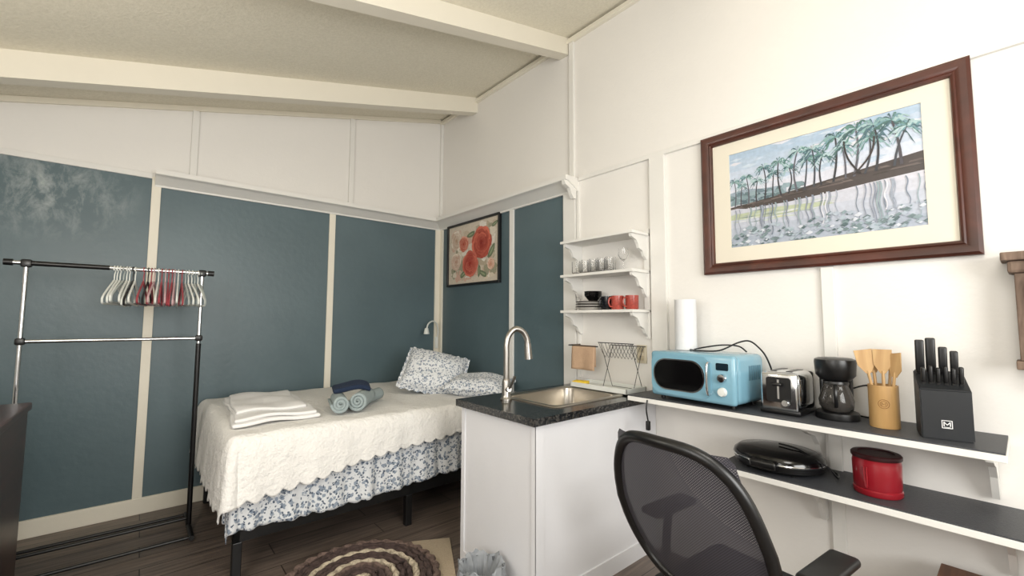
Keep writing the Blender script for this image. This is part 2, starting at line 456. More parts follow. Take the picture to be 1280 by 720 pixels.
o=pillow(.50,.42,.16).obj('pillow',FLP,loc=(-.32,-1.18,.836),rot=(math.radians(6),math.radians(2),math.radians(-55)));tag(o,'flat lying pillow with blue-grey floral print','pillow','pillows on the bed')
TW=mat('white_terry','#E6E5E4',.95,bump=.35,bscale=160)
tb=thing('folded_blanket','white folded cotton blanket lying on the quilt','blanket',(-1.78,-.80,.763),rz=math.radians(-4))
def foldlayer(z,w,l,t,dx,dy):
    m=M()
    m.box((dx,dy,z),(w,l,t),bev=t*.48,seg=4)
    bmesh.ops.subdivide_edges(m.bm,edges=[e for e in m.bm.edges if e.calc_length()>.2],cuts=14,use_grid_fill=True)
    for v in m.bm.verts:
        q=abs(v.co.x-dx)/(w/2)
        v.co.z+=.006*math.sin(v.co.x*20+v.co.y*9)+.004*math.sin(v.co.y*25)-.004*q**4
        v.co.x+=.010*math.sin(v.co.y*7+z*90);v.co.y+=.012*math.sin(v.co.x*11+z*50)
    return m
foldlayer(.013,.46,.92,.022,0,0).obj('fold_layer',TW,tb);foldlayer(.034,.43,.88,.020,-.012,.01).obj('fold_layer',TW,tb);foldlayer(.053,.38,.70,.018,-.02,.07).obj('fold_layer',TW,tb)
def roll(L,R,m_,name,label,loc,rz):
    e=thing(name,label,'towel',loc,rz,'rolled towels on the bed')
    m=M();pts=[];turns=3.0;n=110
    for t in range(n+1):
        a=t/n*turns*2*PI; r=R*(.12+.88*t/n); pts.append((r*math.cos(a),r*math.sin(a)))
    def f(u,v):
        p=pts[round(u*n)];x=(v-.5)*L*(1+.02*math.sin(u*30))
        return (x,p[0],p[1]+R)
    m.grid(f,n,10)
    m.obj('towel_roll',m_,e,sol=.0165);return e
TG=mat('sage_grey_terry','#9BA7A8',.95,bump=.5,bscale=140,var=.1,vscale=60)
TN=mat('navy_terry','#1E2C44',.95,bump=.5,bscale=140,var=.1,vscale=60)
roll(.25,.06,TG,'rolled_towel','sage grey terry towel rolled up on the quilt',(-1.44,-1.14,.765),math.radians(76))
roll(.27,.066,TG,'rolled_towel','sage grey terry towel rolled up on the quilt',(-1.285,-1.15,.765),math.radians(55))
roll(.22,.05,TG,'rolled_towel','smaller sage grey towel rolled beside the others',(-1.16,-1.0,.765),math.radians(40))
o=M().box((0,0,0),(.24,.19,.034),bev=.016,seg=4)
bmesh.ops.subdivide_edges(o.bm,edges=[e for e in o.bm.edges if e.calc_length()>.1],cuts=8,use_grid_fill=True)
for v in o.bm.verts: v.co.z+=.010*math.sin(v.co.x*22)+.006*math.sin(v.co.y*31+v.co.x*9)-1.4*v.co.x**2-1.0*v.co.y**2
o=o.obj('folded_towel',TN,loc=(-1.33,-1.06,.914),rot=(0,0,math.radians(-15)));tag(o,'navy washcloth folded on top of rolled towels','towel')
# ------------------------------------------------------------------ clothes rack
rack=thing('clothes_rack','chrome and black rolling garment rack standing before the teal wall','clothes rack',(-2.55,-.52,0))
XA,XB=-.41,.39
m=M()
m.cyl((XA,0,.86),(XA,0,1.66),.011);m.cyl((XB,0,1.15),(XB,0,1.66),.011)
m.cyl((XA-.06,0,1.67),(XB+.03,0,1.67),.0125);m.cyl((XA,0,1.235),(XB,0,1.235),.011)
m.obj('chrome_tube',CHR,rack,label='chrome upper tubes and bars')
M().cyl((XA+.02,0,1.67),(XA+.34,0,1.67),.0142).obj('bar_sleeve',BLKP,rack,label='black sleeve over half of top bar')
M().cyl((XA,0,.02),(XA,0,.88),.0145).obj('lower_post',BLKP,rack);M().cyl((XB,0,.02),(XB,0,1.20),.0145).obj('lower_post',BLKP,rack)
m=M()
for x in (XA,XB):
    m.cyl((x,-.22,.03),(x,.22,.03),.014);
m.cyl((XA,-.2,.03),(XB,-.2,.03),.010);m.cyl((XA,.2,.03),(XB,.2,.03),.010)
m.cyl((XA,.02,.07),(XB,.02,.07),.010)
m.obj('base_frame',BLK,rack)
for x in (XA,XB):
    M().box((x,0,1.668),(.045,.04,.045),bev=.01).obj('corner_joint',BLKP,rack)
    M().box((x,0,1.235),(.04,.04,.04),bev=.01).obj('corner_joint',BLKP,rack)
M().cyl((XA-.085,0,1.67),(XA-.05,0,1.67),.018).obj('end_cap',BLKP,rack);M().cyl((XB+.03,0,1.67),(XB+.065,0,1.67),.018).obj('end_cap',BLKP,rack)
def hanger(m_,label):
    m=M()
    m.tube([(0,0,-.085),(0,0,-.045),(0,.004,-.03),(0,.017,-.016)]+[(0,.0185*math.cos(math.radians(a)),.0185*math.sin(math.radians(a))) for a in range(-30,215,20)],.0032,seg=6)
    m.tube([(0,0,-.07),(0,.03,-.085),(0,.12,-.13),(0,.195,-.175),(0,.203,-.195),(0,.19,-.212),(0,.1,-.215),(0,-.1,-.215),(0,-.19,-.212),(0,-.203,-.195),(0,-.195,-.175),(0,-.12,-.13),(0,-.03,-.085)],.0055,seg=6,closed=True,smooth=3)
    o=m.obj('clothes_hanger',m_);tag(o,label,'hanger','clothes hangers on the rack');return o
HW=mat('white_plastic','#DCDED9',.35);HR=mat('red_plastic','#9A4048',.35);HP=mat('pink_plastic','#C0A0A3',.35);HG=mat('grey_plastic','#A5ABA8',.35);HB=mat('black_hanger_plastic','#18181A',.35)
proto={'w':hanger(HW,'white plastic clothes hanger'),'r':hanger(HR,'dark red plastic clothes hanger'),'p':hanger(HP,'pale pink plastic clothes hanger'),'g':hanger(HG,'grey-green plastic clothes hanger'),'b':hanger(HB,'black plastic clothes hanger')}
seq='wwwgwwbwrbrpwrprrpwrgwwgwg'
first={}
for i,c in enumerate(seq):
    x=-2.595+i*(.014 if i<8 else .0172)+random.uniform(-.003,.003)
    t=(-9+random.uniform(-3,4)) if i<8 else ((-3+random.uniform(-5,5)) if i<20 else 4+random.uniform(-3,4))
    if c not in first: o=proto[c];first[c]=1
    else: o=proto[c].copy();COLL.objects.link(o)
    o.location=(x,-.52,1.665);o.rotation_euler=(math.radians(random.uniform(-3,3)),0,math.radians(t))
# ------------------------------------------------------------------ dresser
dr=thing('dresser','plain dark brown wooden dresser beside the clothes rack','dresser',(-3.09,-1.5,0))
M().b2((-.24,-.55,.02),(.235,.55,.92),.004).obj('body',DARKW,dr,smooth=False)
M().b2((-.25,-.57,.92),(.245,.57,.955),.006).obj('top_board',DARKW,dr,smooth=False)
for i in range(3):
    z=.08+i*.28
    M().b2((-.2,-.56,z),(.2,-.55,z+.26),.003).obj('drawer',DARKW,dr,smooth=False)
# ------------------------------------------------------------------ painting of roses
def blob(m,c,r,z,col,n=14,j=.12,sx=1,sy=1,rot=0):
    pts=[]
    ph=random.uniform(0,6)
    for k in range(n):
        a=2*PI*k/n;rr=r*(1+j*math.sin(3*a+ph)+j*.5*math.sin(5*a+ph*2))
        x=rr*math.cos(a)*sx;y=rr*math.sin(a)*sy
        pts.append((c[0]+x*math.cos(rot)-y*math.sin(rot),c[1]+x*math.sin(rot)+y*math.cos(rot)))
    m.poly(pts,z,col)
def mixc(a,b,t): return tuple(a[i]*(1-t)+b[i]*t for i in range(4))
def rose(m,c,R,z,dark,light):
    d=lin(dark);l=lin(light);zz=z
    for ring in range(5):
        rr=R*(1-ring*.19);n=7-ring
        for k in range(n):
            a=2*PI*k/n+ring*.6
            col=mixc(d,l,random.uniform(.25,1)*(.95-.12*ring))
            blob(m,(c[0]+rr*.55*math.cos(a),c[1]+rr*.55*math.sin(a)),rr*.5,zz,col,12,.1,1,.72,a+PI/2);zz+=.00004
            blob(m,(c[0]+rr*.50*math.cos(a),c[1]+rr*.50*math.sin(a)),rr*.42,zz,mixc(col,d,.45),12,.1,1,.6,a+PI/2);zz+=.00004
    blob(m,c,R*.13,zz,d,10)
PW,PH=.88,.64
pa=thing('rose_painting','black framed canvas of red and cream roses on teal wall','painting')
pa.matrix_world=Matrix.Translation((-.009,-.19,1.70))@WALLR
m=M()
for a,b in (((0,0,0),(PW,.022,.03)),((0,PH-.022,0),(PW,PH,.03)),((0,0.022,0),(.022,PH-.022,.03)),((PW-.022,0.022,0),(PW,PH-.022,.03))): m.b2(a,b,.003)
m.obj('frame',BLKP,pa,smooth=False)
m=M();m.poly([(.02,.02),(PW-.02,.02),(PW-.02,PH-.02),(.02,PH-.02)],.014,lin('#D3C7B6'))
z=.0142
for k in range(150):
    blob(m,(random.uniform(.08,PW-.08),random.uniform(.08,PH-.08)),random.uniform(.02,.055),z,lin(random.choice(['#DDD3C2','#C7B7A2','#E6DED2','#B8AA94','#D3AE9C','#A09C84','#DBCDB8'])),10,.2);z+=.00001
for (x,y,s,r) in ((.3,.12,.07,.5),(.62,.1,.07,-.4),(.75,.3,.08,.9),(.42,.5,.07,.2),(.15,.2,.06,1.2),(.8,.55,.05,.4),(.56,.13,.06,1.5)):
    blob(m,(x,y),s,z,lin('#6E7A5E'),12,.08,1,.38,r);z+=.00003
    blob(m,(x,y),s*.6,z,lin('#98A182'),12,.08,1,.2,r);z+=.00003
rose(m,(.17,.47),.115,.0165,'#B9987F','#F1E8DA');rose(m,(.16,.25),.10,.0165,'#BD9480','#EFE3D2')
rose(m,(.30,.42),.09,.0185,'#B0442E','#EDB29A')
rose(m,(.60,.40),.175,.0205,'#8E281F','#E07A62');rose(m,(.42,.21),.145,.023,'#9A2E24','#E58670');rose(m,(.75,.18),.06,.0205,'#C98A6E','#F0D8C4')
m.obj('canvas',ARTM,pa,smooth=False,recalc=False)
# ------------------------------------------------------------------ palm picture
FW,FH=1.085,.79
pp=thing('palm_picture','large mahogany framed print of palm trees by water with cream mat','picture')
pp.matrix_world=Matrix.Translation((-.001,-2.93,1.625))@WALLR
m=M()
rings=[]
fp=[(0,0),(0,.028),(.012,.036),(.030,.034),(.044,.026),(.05,.03),(.058,.026),(.062,.016),(.062,.006)]
for (cx,cy,sx,sy) in ((0,0,1,1),(FW,0,-1,1),(FW,FH,-1,-1),(0,FH,1,-1)):
    rings.append([m.bm.verts.new((cx+sx*a,cy+sy*a,b)) for a,b in fp])
for i in range(4):
    a=rings[i];b=rings[(i+1)%4]
    for k in range(len(fp)-1): m.bm.faces.new([a[k],a[k+1],b[k+1],b[k]])
m.obj('frame',MAHOG,pp,angle=30)
MATB=mat('cream_mat_board','#DDD6C6',.8)
m=M();ix0,iy0,ix1,iy1=.15,.14,.935,.66
m.b2((.055,.055,.006),(ix0,FH-.055,.012));m.b2((ix1,.055,.006),(FW-.055,FH-.055,.012));m.b2((ix0,.055,.006),(ix1,iy0,.012));m.b2((ix0,iy1,.006),(ix1,FH-.055,.012))
m.obj('mat_board',MATB,pp,smooth=False)
m=M();w=ix1-ix0;h=iy1-iy0
def P(u,v): return (ix0+u*w,iy0+v*h)
zc=[.0072]
def pl(pts,col):
    m.poly([P(max(0,min(1,u)),max(0,min(1,v))) for u,v in pts],zc[0],lin(col) if isinstance(col,str) else col);zc[0]+=.0000015
sky=['#A9BDD2','#B4C4D7','#BFCADB','#C9D0DE','#D0D2DE','#D5D3DD']
for k in range(6): pl([(0,.42+k*.097),(1,.42+k*.097),(1,.42+(k+1)*.097+.01),(0,.42+(k+1)*.097+.01)],sky[5-k])
for k in range(90):
    u=random.random();v=random.uniform(.6,1);s=random.uniform(.02,.07)
    pl([(u-s,v),(u,v-s*.35),(u+s,v),(u,v+s*.35)],random.choice(['#C3D0DE','#AFC1D4','#D6D6DF','#B8C6D8']))
wat=['#A4ADBC','#AFB6C4','#BABFCC','#C3C5D0','#CAC9D3']
for k in range(5): pl([(0,k*.1),(1,k*.1),(1,(k+1)*.1),(0,(k+1)*.1)],wat[k])
pl([(0,.5),(0,.58),(.1,.6),(.2,.57),(.35,.56),(.35,.45),(0,.45)],'#93A2B0')
for k in range(80):
    u=random.random()*.45;v=random.uniform(.44,.55);s=random.uniform(.012,.035)
    pl([(u-s,v-s*.5),(u+s,v-s*.4),(u+s*.6,v+s*.8),(u-s*.5,v+s)],random.choice(['#5F747A','#7A9096','#4C606A','#8CA0A8','#687C86']))
land=[(0,.42),(.1,.44),(.3,.47),(.5,.51),(.7,.55),(.85,.58),(1,.61),(1,.45),(.8,.43),(.6,.405),(.35,.385),(.1,.39)]
pl(land,'#453D3C')
for k in range(60):
    u=random.random();v=.41+.12*u+random.uniform(-.02,.03)*(.3+u);s=random.uniform(.02,.07)
    pl([(u-s,v-.008),(u+s,v-.002),(u+s*.7,v+.012),(u-s*.8,v+.006)],random.choice(['#544B49','#3A3230','#5F5452','#45403F','#6A5F5C','#352E2E']))
def trunk(u0,v0,u1,v1,wd,col='#33302E',bend=.02,N_=6):
    l=[];r=[]
    for k in range(N_+1):
        q=k/N_;x=u0+(u1-u0)*q+bend*math.sin(q*PI*(1 if N_==6 else 3));y=v0+(v1-v0)*q;ww=wd*(1-.4*q)
        l.append((x-ww,y));r.append((x+ww,y))
    for k in range(N_): pl([l[k],r[k],r[k+1],l[k+1]],col)
pl([(.0,.34),(.25,.36),(.55,.33),(.6,.30),(.3,.27),(0,.29)],'#B3BCA0')
for k in range(50):
    u=random.uniform(0,.6);v=random.uniform(.24,.36);s=random.uniform(.02,.07)
    pl([(u-s,v),(u,v-s*.10),(u+s,v),(u,v+s*.10)],random.choice(['#B4BEAE','#D5D6D8','#93A19A','#BEC8C0','#7A898A','#C6C79C']))
def frond(u,v,ang,Ln,col):
    pts_t=[];pts_b=[];N_=7
    for k in range(N_+1):
        q=k/N_;x=u+Ln*q*math.cos(ang)*.62;y=v+Ln*q*math.sin(ang)-Ln*.8*q*q
        wd=.013*math.sin(PI*min(1,q+.12))*Ln/.16
        pts_t.append((x,y+wd*.4));pts_b.append((x,y-wd*(2.0 if k%2 else .3)))
    for k in range(N_): pl([pts_t[k],pts_b[k],pts_b[k+1],pts_t[k+1]],col)
def palm(u,base,top,lean,sz):
    trunk(u,base,u+lean,top,.0035*sz/.14+.0016,random.choice(['#33343B','#4A464E','#3F434C','#5A5A64']),random.uniform(-.02,.02))
    for k in range(14):
        a=-.6+k*(PI+1.2)/13+random.uniform(-.1,.1)
        frond(u+lean,top,a,sz*random.uniform(.75,1.1),random.choice(['#4C6E6A','#5F8680','#3E5C60','#83A5A5','#A2BCBE','#4E6C76','#6F949C','#AFC6CA']))
for (u,t_,l_,s_) in ((.03,.70,.0,.11),(.07,.64,.01,.10),(.12,.72,-.01,.12),(.17,.66,.01,.11),(.22,.78,.0,.13),(.27,.70,.01,.11),(.32,.80,-.01,.14),(.36,.72,.01,.12),(.41,.86,.01,.16),(.45,.76,.02,.13),(.50,.84,0,.15),(.54,.76,.01,.13),(.60,.90,.02,.18),(.66,.80,-.01,.14),(.70,.93,.02,.20),(.75,.82,.03,.16),(.80,.92,.0,.19),(.91,.92,-.03,.22),(.88,.84,.06,.18)):
    palm(u,.42+.12*u,t_,l_,s_)
trunk(.70,.52,.80,.82,.007,'#3A3333',.03);trunk(.73,.52,.66,.84,.006,'#2E2A2C',-.02)
for k in range(46):
    u=random.random();trunk(u,.39+.04*u,u+random.uniform(-.01,.01),random.uniform(.05,.2),random.uniform(.0015,.005),random.choice(['#858C9C','#98A0AE','#7A8494','#D2D3DC','#6F7A88','#8FA0A6']),.006,14)
for k in range(300):
    u=random.random();v=random.uniform(0,.10+.12*abs(math.sin(u*8)))
    s=random.uniform(.006,.022)
    pl([(u-s,v),(u,v-s*.8),(u+s,v+.004),(u+s*.2,v+s*1.1)],random.choice(['#66787C','#82949A','#94A4AE','#A8B6C0','#4F6468','#A9B4C1','#CBD0DA','#708488']))
m.obj('print',ART,pp,smooth=False,recalc=False)
o=M().ell((-.004,-3.47,2.428),(.006,.006,.006)).obj('picture_nail',NICK);tag(o,'small metal nail above the framed print','nail')
# ------------------------------------------------------------------ reading lamp
rl=thing('reading_lamp','small white gooseneck reading lamp fixed above the bed','lamp',(-.055,-.036,1.12))
M().box((0,0,0),(.035,.024,.12),bev=.006).obj('base',HW,rl)
M().tube([(0,-.01,.05),(.0,-.03,.12),(-.03,-.05,.20),(-.09,-.07,.225),(-.15,-.09,.20),(-.175,-.10,.15)],.008,seg=8,smooth=6).obj('neck',HW,rl)
M().lathe([(0,0),(.018,.0),(.03,-.06),(.027,-.06),(.015,-.005),(0,-.004)],c=(-.177,-.10,.155)).obj('lamp_shade',HW,rl)
# ------------------------------------------------------------------ sink cabinet
CX,CYF,CYB=-1.045,-2.60,-1.985
cab=thing('sink_cabinet','white painted sink base cabinet forming a short peninsula','cabinet',(-.52,-2.29,0))
m=M();m.b2((-.505,-.30,0),(-.485,.30,.872));m.b2((.498,-.30,0),(.516,.30,.872));m.b2((-.485,-.30,0),(.498,-.282,.872));m.b2((-.485,.282,0),(.498,.30,.872));m.b2((-.485,-.282,.05),(.498,.282,.07))
m.obj('body',W_cab,cab,smooth=False)
m=M()
for y in (-.304,.28): m.b2((-.512,y,.0),(-.502,y+.03,.87))
m.b2((-.512,-.306,0),(-.46,-.30,.87));m.b2((-.46,-.309,0),(.516,-.30,.09));m.b2((-.511,-.28,.0),(-.504,.28,.08))
m.obj('trim_board',W_cab,cab,smooth=False)
ct=M();SX0,SX1,SY0,SY1=-.80,-.22,-2.50,-2.06;z0,z1=.875,.912
ct.b2((CX-.02,CYF-.02,z0),(SX0,CYB+.02,z1));ct.b2((SX1,CYF-.02,z0),(-.003,CYB+.02,z1));ct.b2((SX0,CYF-.02,z0),(SX1,SY0,z1));ct.b2((SX0,SY1,z0),(SX1,CYB+.02,z1))
o=ct.obj('countertop',GRAN,smooth=False);tag(o,'dark speckled granite countertop with sink cutout','countertop')
sk=thing('sink','rectangular stainless steel drop-in kitchen sink','sink',((SX0+SX1)/2,(SY0+SY1)/2,.912))
m=M();a=(SX1-SX0)/2;b=(SY1-SY0)/2
def rr(ax,by,z,r=.05,n=6):
    o=[]
    for (cx,cy,s0) in ((ax-r,by-r,0),(-ax+r,by-r,PI/2),(-ax+r,-by+r,PI),(ax-r,-by+r,1.5*PI)):
        for k in range(n+1):
            t=s0+k/n*PI/2;o.append((cx+r*math.cos(t),cy+r*math.sin(t),z))
    return o
lv=[rr(a+.018,b+.018,.001,.05),rr(a+.014,b+.014,.007,.05),rr(a-.005,b-.005,.007,.05),rr(a-.02,b-.02,-.002,.06),rr(a-.03,b-.03,-.16,.07),rr(a-.06,b-.06,-.185,.08),rr(.05,.05,-.19,.045)]
R_=[[m.bm.verts.new(p) for p in l] for l in lv];n=len(R_[0])
for p,q in zip(R_,R_[1:]):
    for k in range(n): m.bm.faces.new([p[k],p[(k+1)%n],q[(k+1)%n],q[k]])
m.bm.faces.new(R_[-1])
m.obj('basin',STEEL,sk,angle=50)
M().lathe([(0,.002),(.03,.002),(.042,.004),(.044,0)],c=(0,0,-.19)).obj('drain',CHR,sk)
fa=thing('faucet','tall brushed nickel gooseneck pull-down faucet','faucet',(-.86,-2.17,.913),rz=math.radians(-20))
M().lathe([(0,0),(.034,0),(.034,.008),(.028,.014),(.025,.03),(.024,.10),(.021,.115),(.017,.12)]).obj('base',NICK,fa)
M().tube([(0,0,.10),(0,0,.25),(0,0,.31),(.015,0,.365),(.055,0,.40),(.1,0,.385),(.125,0,.345),(.13,0,.31)],.017,seg=14,smooth=7).obj('spout',NICK,fa)
M().cyl((.13,0,.315),(.137,0,.225),.020,.023).obj('spray_head',NICK,fa)
h_=M();h_.cyl((0,-.015,.06),(0,-.05,.065),.014);h_.tube([(0,-.04,.065),(.01,-.065,.10),(.02,-.085,.14)],.008,seg=8,smooth=4);h_.obj('handle',NICK,fa)
# dish tray & rack
tr=thing('drying_tray','white plastic dish drying tray on the countertop','tray',(-.125,-2.31,.921))
m=M();m.b2((-.1,-.22,0),(.1,.22,.008));
for a_,b_ in (((-.105,-.225,0),(-.095,.225,.03)),((.095,-.225,0),(.105,.225,.03)),((-.105,-.225,0),(.105,-.215,.03)),((-.105,.215,0),(.105,.225,.03))): m.b2(a_,b_,.002)
m.obj('tray_body',HW,tr,smooth=False)
wr=thing('wire_rack','folding thin black wire dish rack standing on the tray','dish rack',(-.10,-2.41,.93))
m=M()
for y in (-.12,.11):
    m.tube([(.05,y,0),(-.07,y,.29)],.0020,seg=6);m.tube([(-.05,y,0),(.06,y,.27)],.0020,seg=6)
m.tube([(-.07,-.14,.29),(-.07,.13,.29)],.0028,seg=6);m.tube([(.06,-.14,.27),(.06,.13,.27)],.0028,seg=6)
for t_ in (-.05,.05): m.tube([(t_,-.12,.0),(t_,.11,.0)],.0020,seg=6)
for k in range(11):
    y=-.13+k*.0255
    m.tube([(-.07,y,.29),(-.04,y,.235),(0,y,.19),(.03,y,.235),(.06,y,.27)],.0015,seg=5)
m.obj('wire_frame',mat('dark_wire','#2A2A2C',.4),wr)
m=M()
def tf(a_,b_):
    y=-.10+.20*a_; 
    if b_<.5: q=(.5-b_)*2; return (-.008-.006*math.sin(a_*9)*q-.006*q,y,-.165*q)
    q=(b_-.5)*2; return (.006,y,-.14*q)
m.grid(tf,14,20)
o=m.obj('dish_towel',mat('beige_terry','#BFA084',.95,bump=.5,bscale=150,var=.08,vscale=40),loc=(-.15,-2.14,1.195),sol=.005);tag(o,'beige dish towel hanging over a rail above the tray','towel')
o=M().tube([(0,-.12,0),(0,.135,0),(.122,.135,.0)],.004,seg=8).obj('towel_bar',BLK,loc=(-.15,-2.14,1.19));tag(o,'slim black metal towel bar above the sink','towel bar')
o=M().box((0,0,0),(.07,.10,.025),bev=.006).obj('sponge',mat('yellow_sponge','#E6C33A',.9,bump=.6,bscale=90),loc=(-.17,-2.13,.944),rot=(0,0,.3));tag(o,'yellow kitchen sponge on the drying tray','sponge')
ol=thing('wall_outlet','ivory electrical wall outlet beside the sink','outlet',(-.002,-2.50,1.15))
M().box((-.004,0,0),(.008,.072,.115),bev=.003).obj('cover_plate',mat('ivory_plastic','#CFC5AE',.4),ol)
SOK=mat('beige_plastic','#B9AC92',.4)
for z in (-.025,.025): M().box((-.009,0,z),(.004,.034,.03),bev=.001).obj('socket',SOK,ol)
# ------------------------------------------------------------------ small wall shelf
ws=thing('wall_shelf','white painted three tier wall shelf with curved side brackets','shelf',(0,-2.27,0))
SZ=[1.905,1.665,1.415]
for z in SZ: M().b2((-.20,-.30,z),(-.001,.30,z+.018),.002).obj('shelf_board',W_trim,ws,smooth=False)
for y in (-.285,.262):
    for z in SZ:
        poly=[(0,0),(.185,0),(.178,-.02),(.13,-.035),(.11,-.06),(.10,-.085),(.06,-.10),(.045,-.13),(.02,-.15),(0,-.15)]
        mw=Matrix(((-1,0,0,-.001),(0,0,1,y),(0,1,0,z),(0,0,0,1)))
        M().prism(poly,.018,mw).obj('bracket',W_trim,ws,smooth=False)
M().b2((-.014,-.30,1.25),(-.001,-.262,1.95)).obj('side_rail',W_trim,ws,smooth=False)
mid=SZ[1]+.019
def glass(r,h,label,stem=False):
    if stem: pr=[(0,0),(.03,0),(.03,.002),(.004,.006),(.003,.06),(.02,.075),(.033,.10),(.03,.145),(.029,.145),(.031,.10),(.018,.079),(0,.066)]
    else: pr=[(0,0),(r*.8,0),(r,.01),(r*1.03,h),(r*.96,h),(r*.93,.012),(0,.01)]
    o=M().lathe(pr,seg=20).obj('drinking_glass',GLASS);tag(o,label,'glass','glasses on the wall shelf');return o
g0=glass(.031,.088,'short clear drinking glass on the white shelf');g0.location=(-.15,-2.08,mid)
for i,(x,y) in enumerate(((-.15,-2.15),(-.15,-2.22),(-.15,-2.29),(-.15,-2.36),(-.08,-2.11),(-.08,-2.18),(-.08,-2.25),(-.08,-2.32))):
    c=g0.copy();COLL.objects.link(c);c.location=(x,y,mid)
    if i>3:c.scale=(1.05,1.05,1.2);c['label']='taller clear drinking glass in the rear row'
g1=glass(.03,.1,'clear stemmed glass on the white shelf',True);g1.location=(-.12,-2.45,mid)
low=SZ[2]+.019
pla=M().lathe([(0,.0),(.06,0),(.065,.004),(.10,.012),(.101,.015),(.065,.008),(0,.005)],seg=36).obj('plate',mat('stoneware_plate','#D8D4CE',.3));tag(pla,'white dinner plate with dark rim in a stack','plate','stacked plates')
pla.location=(-.10,-2.16,low)
PD=mat('dark_rim_plate','#5A5450',.3)
for i in range(1,6):
    c=pla.copy();COLL.objects.link(c);c.location=(-.10,-2.16,low+i*.009)
    if i%2: c.data=pla.data.copy();c.data.materials[0]=PD;c['label']='dark grey dinner plate in a stack'
bw=M().lathe([(0,0),(.03,0),(.032,.004),(.058,.035),(.06,.05),(.055,.05),(.05,.034),(.028,.010),(0,.008)],seg=4*8).obj('bowl',BLKG,loc=(-.10,-2.185,low+.062));tag(bw,'glossy black bowl nested on the plates','bowl','stacked bowls')
c=bw.copy();COLL.objects.link(c);c.location=(-.10,-2.185,low+.078)
def mug(m_,label,loc,rz):
    e=thing('mug',label,'mug',loc,rz,'mugs on the wall shelf')
    M().lathe([(0,0),(.036,0),(.04,.006),(.041,.088),(.038,.088),(.036,.008),(0,.006)],seg=28).obj('cup',m_,e)
    M().tube([(.038,0,.072),(.058,0,.072),(.066,0,.045),(.055,0,.02),(.038,0,.02)],.005,seg=8,smooth=4).obj('handle',m_,e);return e
mug(mat('dark_glaze','#15161C',.2),'dark glazed ceramic mug',(-.12,-2.32,low),math.radians(-190))
mug(mat('coral_glaze','#A5493E',.3,var=.7,vscale=90),'coral red patterned ceramic mug',(-.14,-2.415,low),math.radians(-200))
mug(mat('coral_glaze_dark','#9C4238',.3,var=.7,vscale=90),'coral red patterned ceramic mug',(-.12,-2.51,low),math.radians(-200))
# ------------------------------------------------------------------ long shelves
def lshelf(z,y0,y1,name,label,brs):
    e=thing(name,label,'shelf',(0,0,0))
    M().b2((-.345,y0,z-.006),(-.001,y1,z),0).obj('shelf_top',SHTOP,e,smooth=False,label='charcoal textured shelf surface')
    M().b2((-.35,y0-.003,z-.03),(-.001,y1+.003,z-.006),.002).obj('shelf_board',W_trim,e,smooth=False)
    for y in brs:
        poly=[(0,0),(.27,0),(.27,-.02),(.22,-.04),(.15,-.06),(.09,-.11),(.055,-.17),(.035,-.2),(0,-.2)]
        mw=Matrix(((-1,0,0,-.002),(0,0,1,y),(0,1,0,z-.031),(0,0,0,1)))
        M().prism(poly,.02,mw).obj('bracket',W_trim,e,smooth=False)
    return e
UZ=.948;LZ=.69
lshelf(UZ,-4.04,-2.63,'long_shelf','long white wall shelf with charcoal top holding appliances',(-3.47,-4.01))
lshelf(LZ,-4.6,-3.12,'long_shelf','lower long white wall shelf with charcoal top',(-3.47,-4.04))
BLUE=mat('sky_blue_enamel','#7AA6B9',.25,coat=.4)
mw_=thing('microwave','retro sky blue microwave oven with chrome trim','microwave',(-.185,-3.00,UZ+.001),rz=math.radians(-4))
M().box((.01,0,.135),(.27,.46,.235),bev=.03,seg=4).obj('body',BLUE,mw_)
m=M();m.box((-.135,0,.135),(.04,.46,.235),bev=.018,seg=3);m.obj('front_panel',BLUE,mw_)
def ovalx(x,yc,zc_,w,h,r,th=.006):
    m=M();pts=[(p[0]+yc,p[1]+zc_) for p in rr(w/2,h/2,0,r,10)]
    mwx=Matrix(((0,0,-1,x),(1,0,0,0),(0,1,0,0),(0,0,0,1)));return m.prism(pts,th,mwx)
d=ovalx(-.154,.052,.137,.335,.205,.05,.006).obj('door',BLUE,mw_)
ovalx(-.1595,.060,.137,.290,.162,.075,.004).obj('window_trim',CHR,d)
ovalx(-.1625,.060,.137,.276,.150,.07,.003).obj('window',BLKG,d)
M().tube([(-.155,-.108,.215),(-.180,-.108,.205),(-.185,-.108,.14),(-.180,-.108,.07),(-.155,-.108,.06)],.006,seg=10,smooth=5).obj('handle',CHR,d)
ovalx(-.154,-.170,.198,.06,.034,.006,.003).obj('display',mat('display_dark','#15242E',.15),mw_)
for z in (.145,.08):
    M().lathe([(0,0),(.022,0),(.022,.004),(.018,.016),(0,.018)],mat=Matrix.Translation((-.155,-.170,z))@Matrix.Rotation(-PI/2,4,'Y')).obj('knob',HW if z<.1 else CHR,mw_)
for x in (-.1,.1):
    for y in (-.19,.19): M().cyl((x,y,0),(x,y,.02),.012).obj('foot',BLKP,mw_)
m=M()
for k in range(9): m.b2((-.02+k*.014,-.2312,.13),(-.014+k*.014,-.2295,.2))
m.obj('side_vent',mat('vent_dark','#3A6070',.5),mw_,smooth=False)
o=M().tube([(0,.12,.004),(-.05,.05,.004),(-.03,-.05,.01),(.02,-.12,.05),(.06,-.16,.06),(.07,-.20,.03),(.06,-.24,-.02),(.09,-.26,-.12),(.10,-.27,-.22)],.004,seg=8,smooth=7)
o.tube([(.03,.11,.005),(-.02,.04,.02),(.03,-.04,.035),(.08,-.10,.03),(.05,-.15,.006)],.004,seg=8,smooth=6)
o=o.obj('power_cord',BLKP,loc=(-.17,-3.03,UZ+.256));tag(o,'looped black power cord lying on top of the microwave','cord')
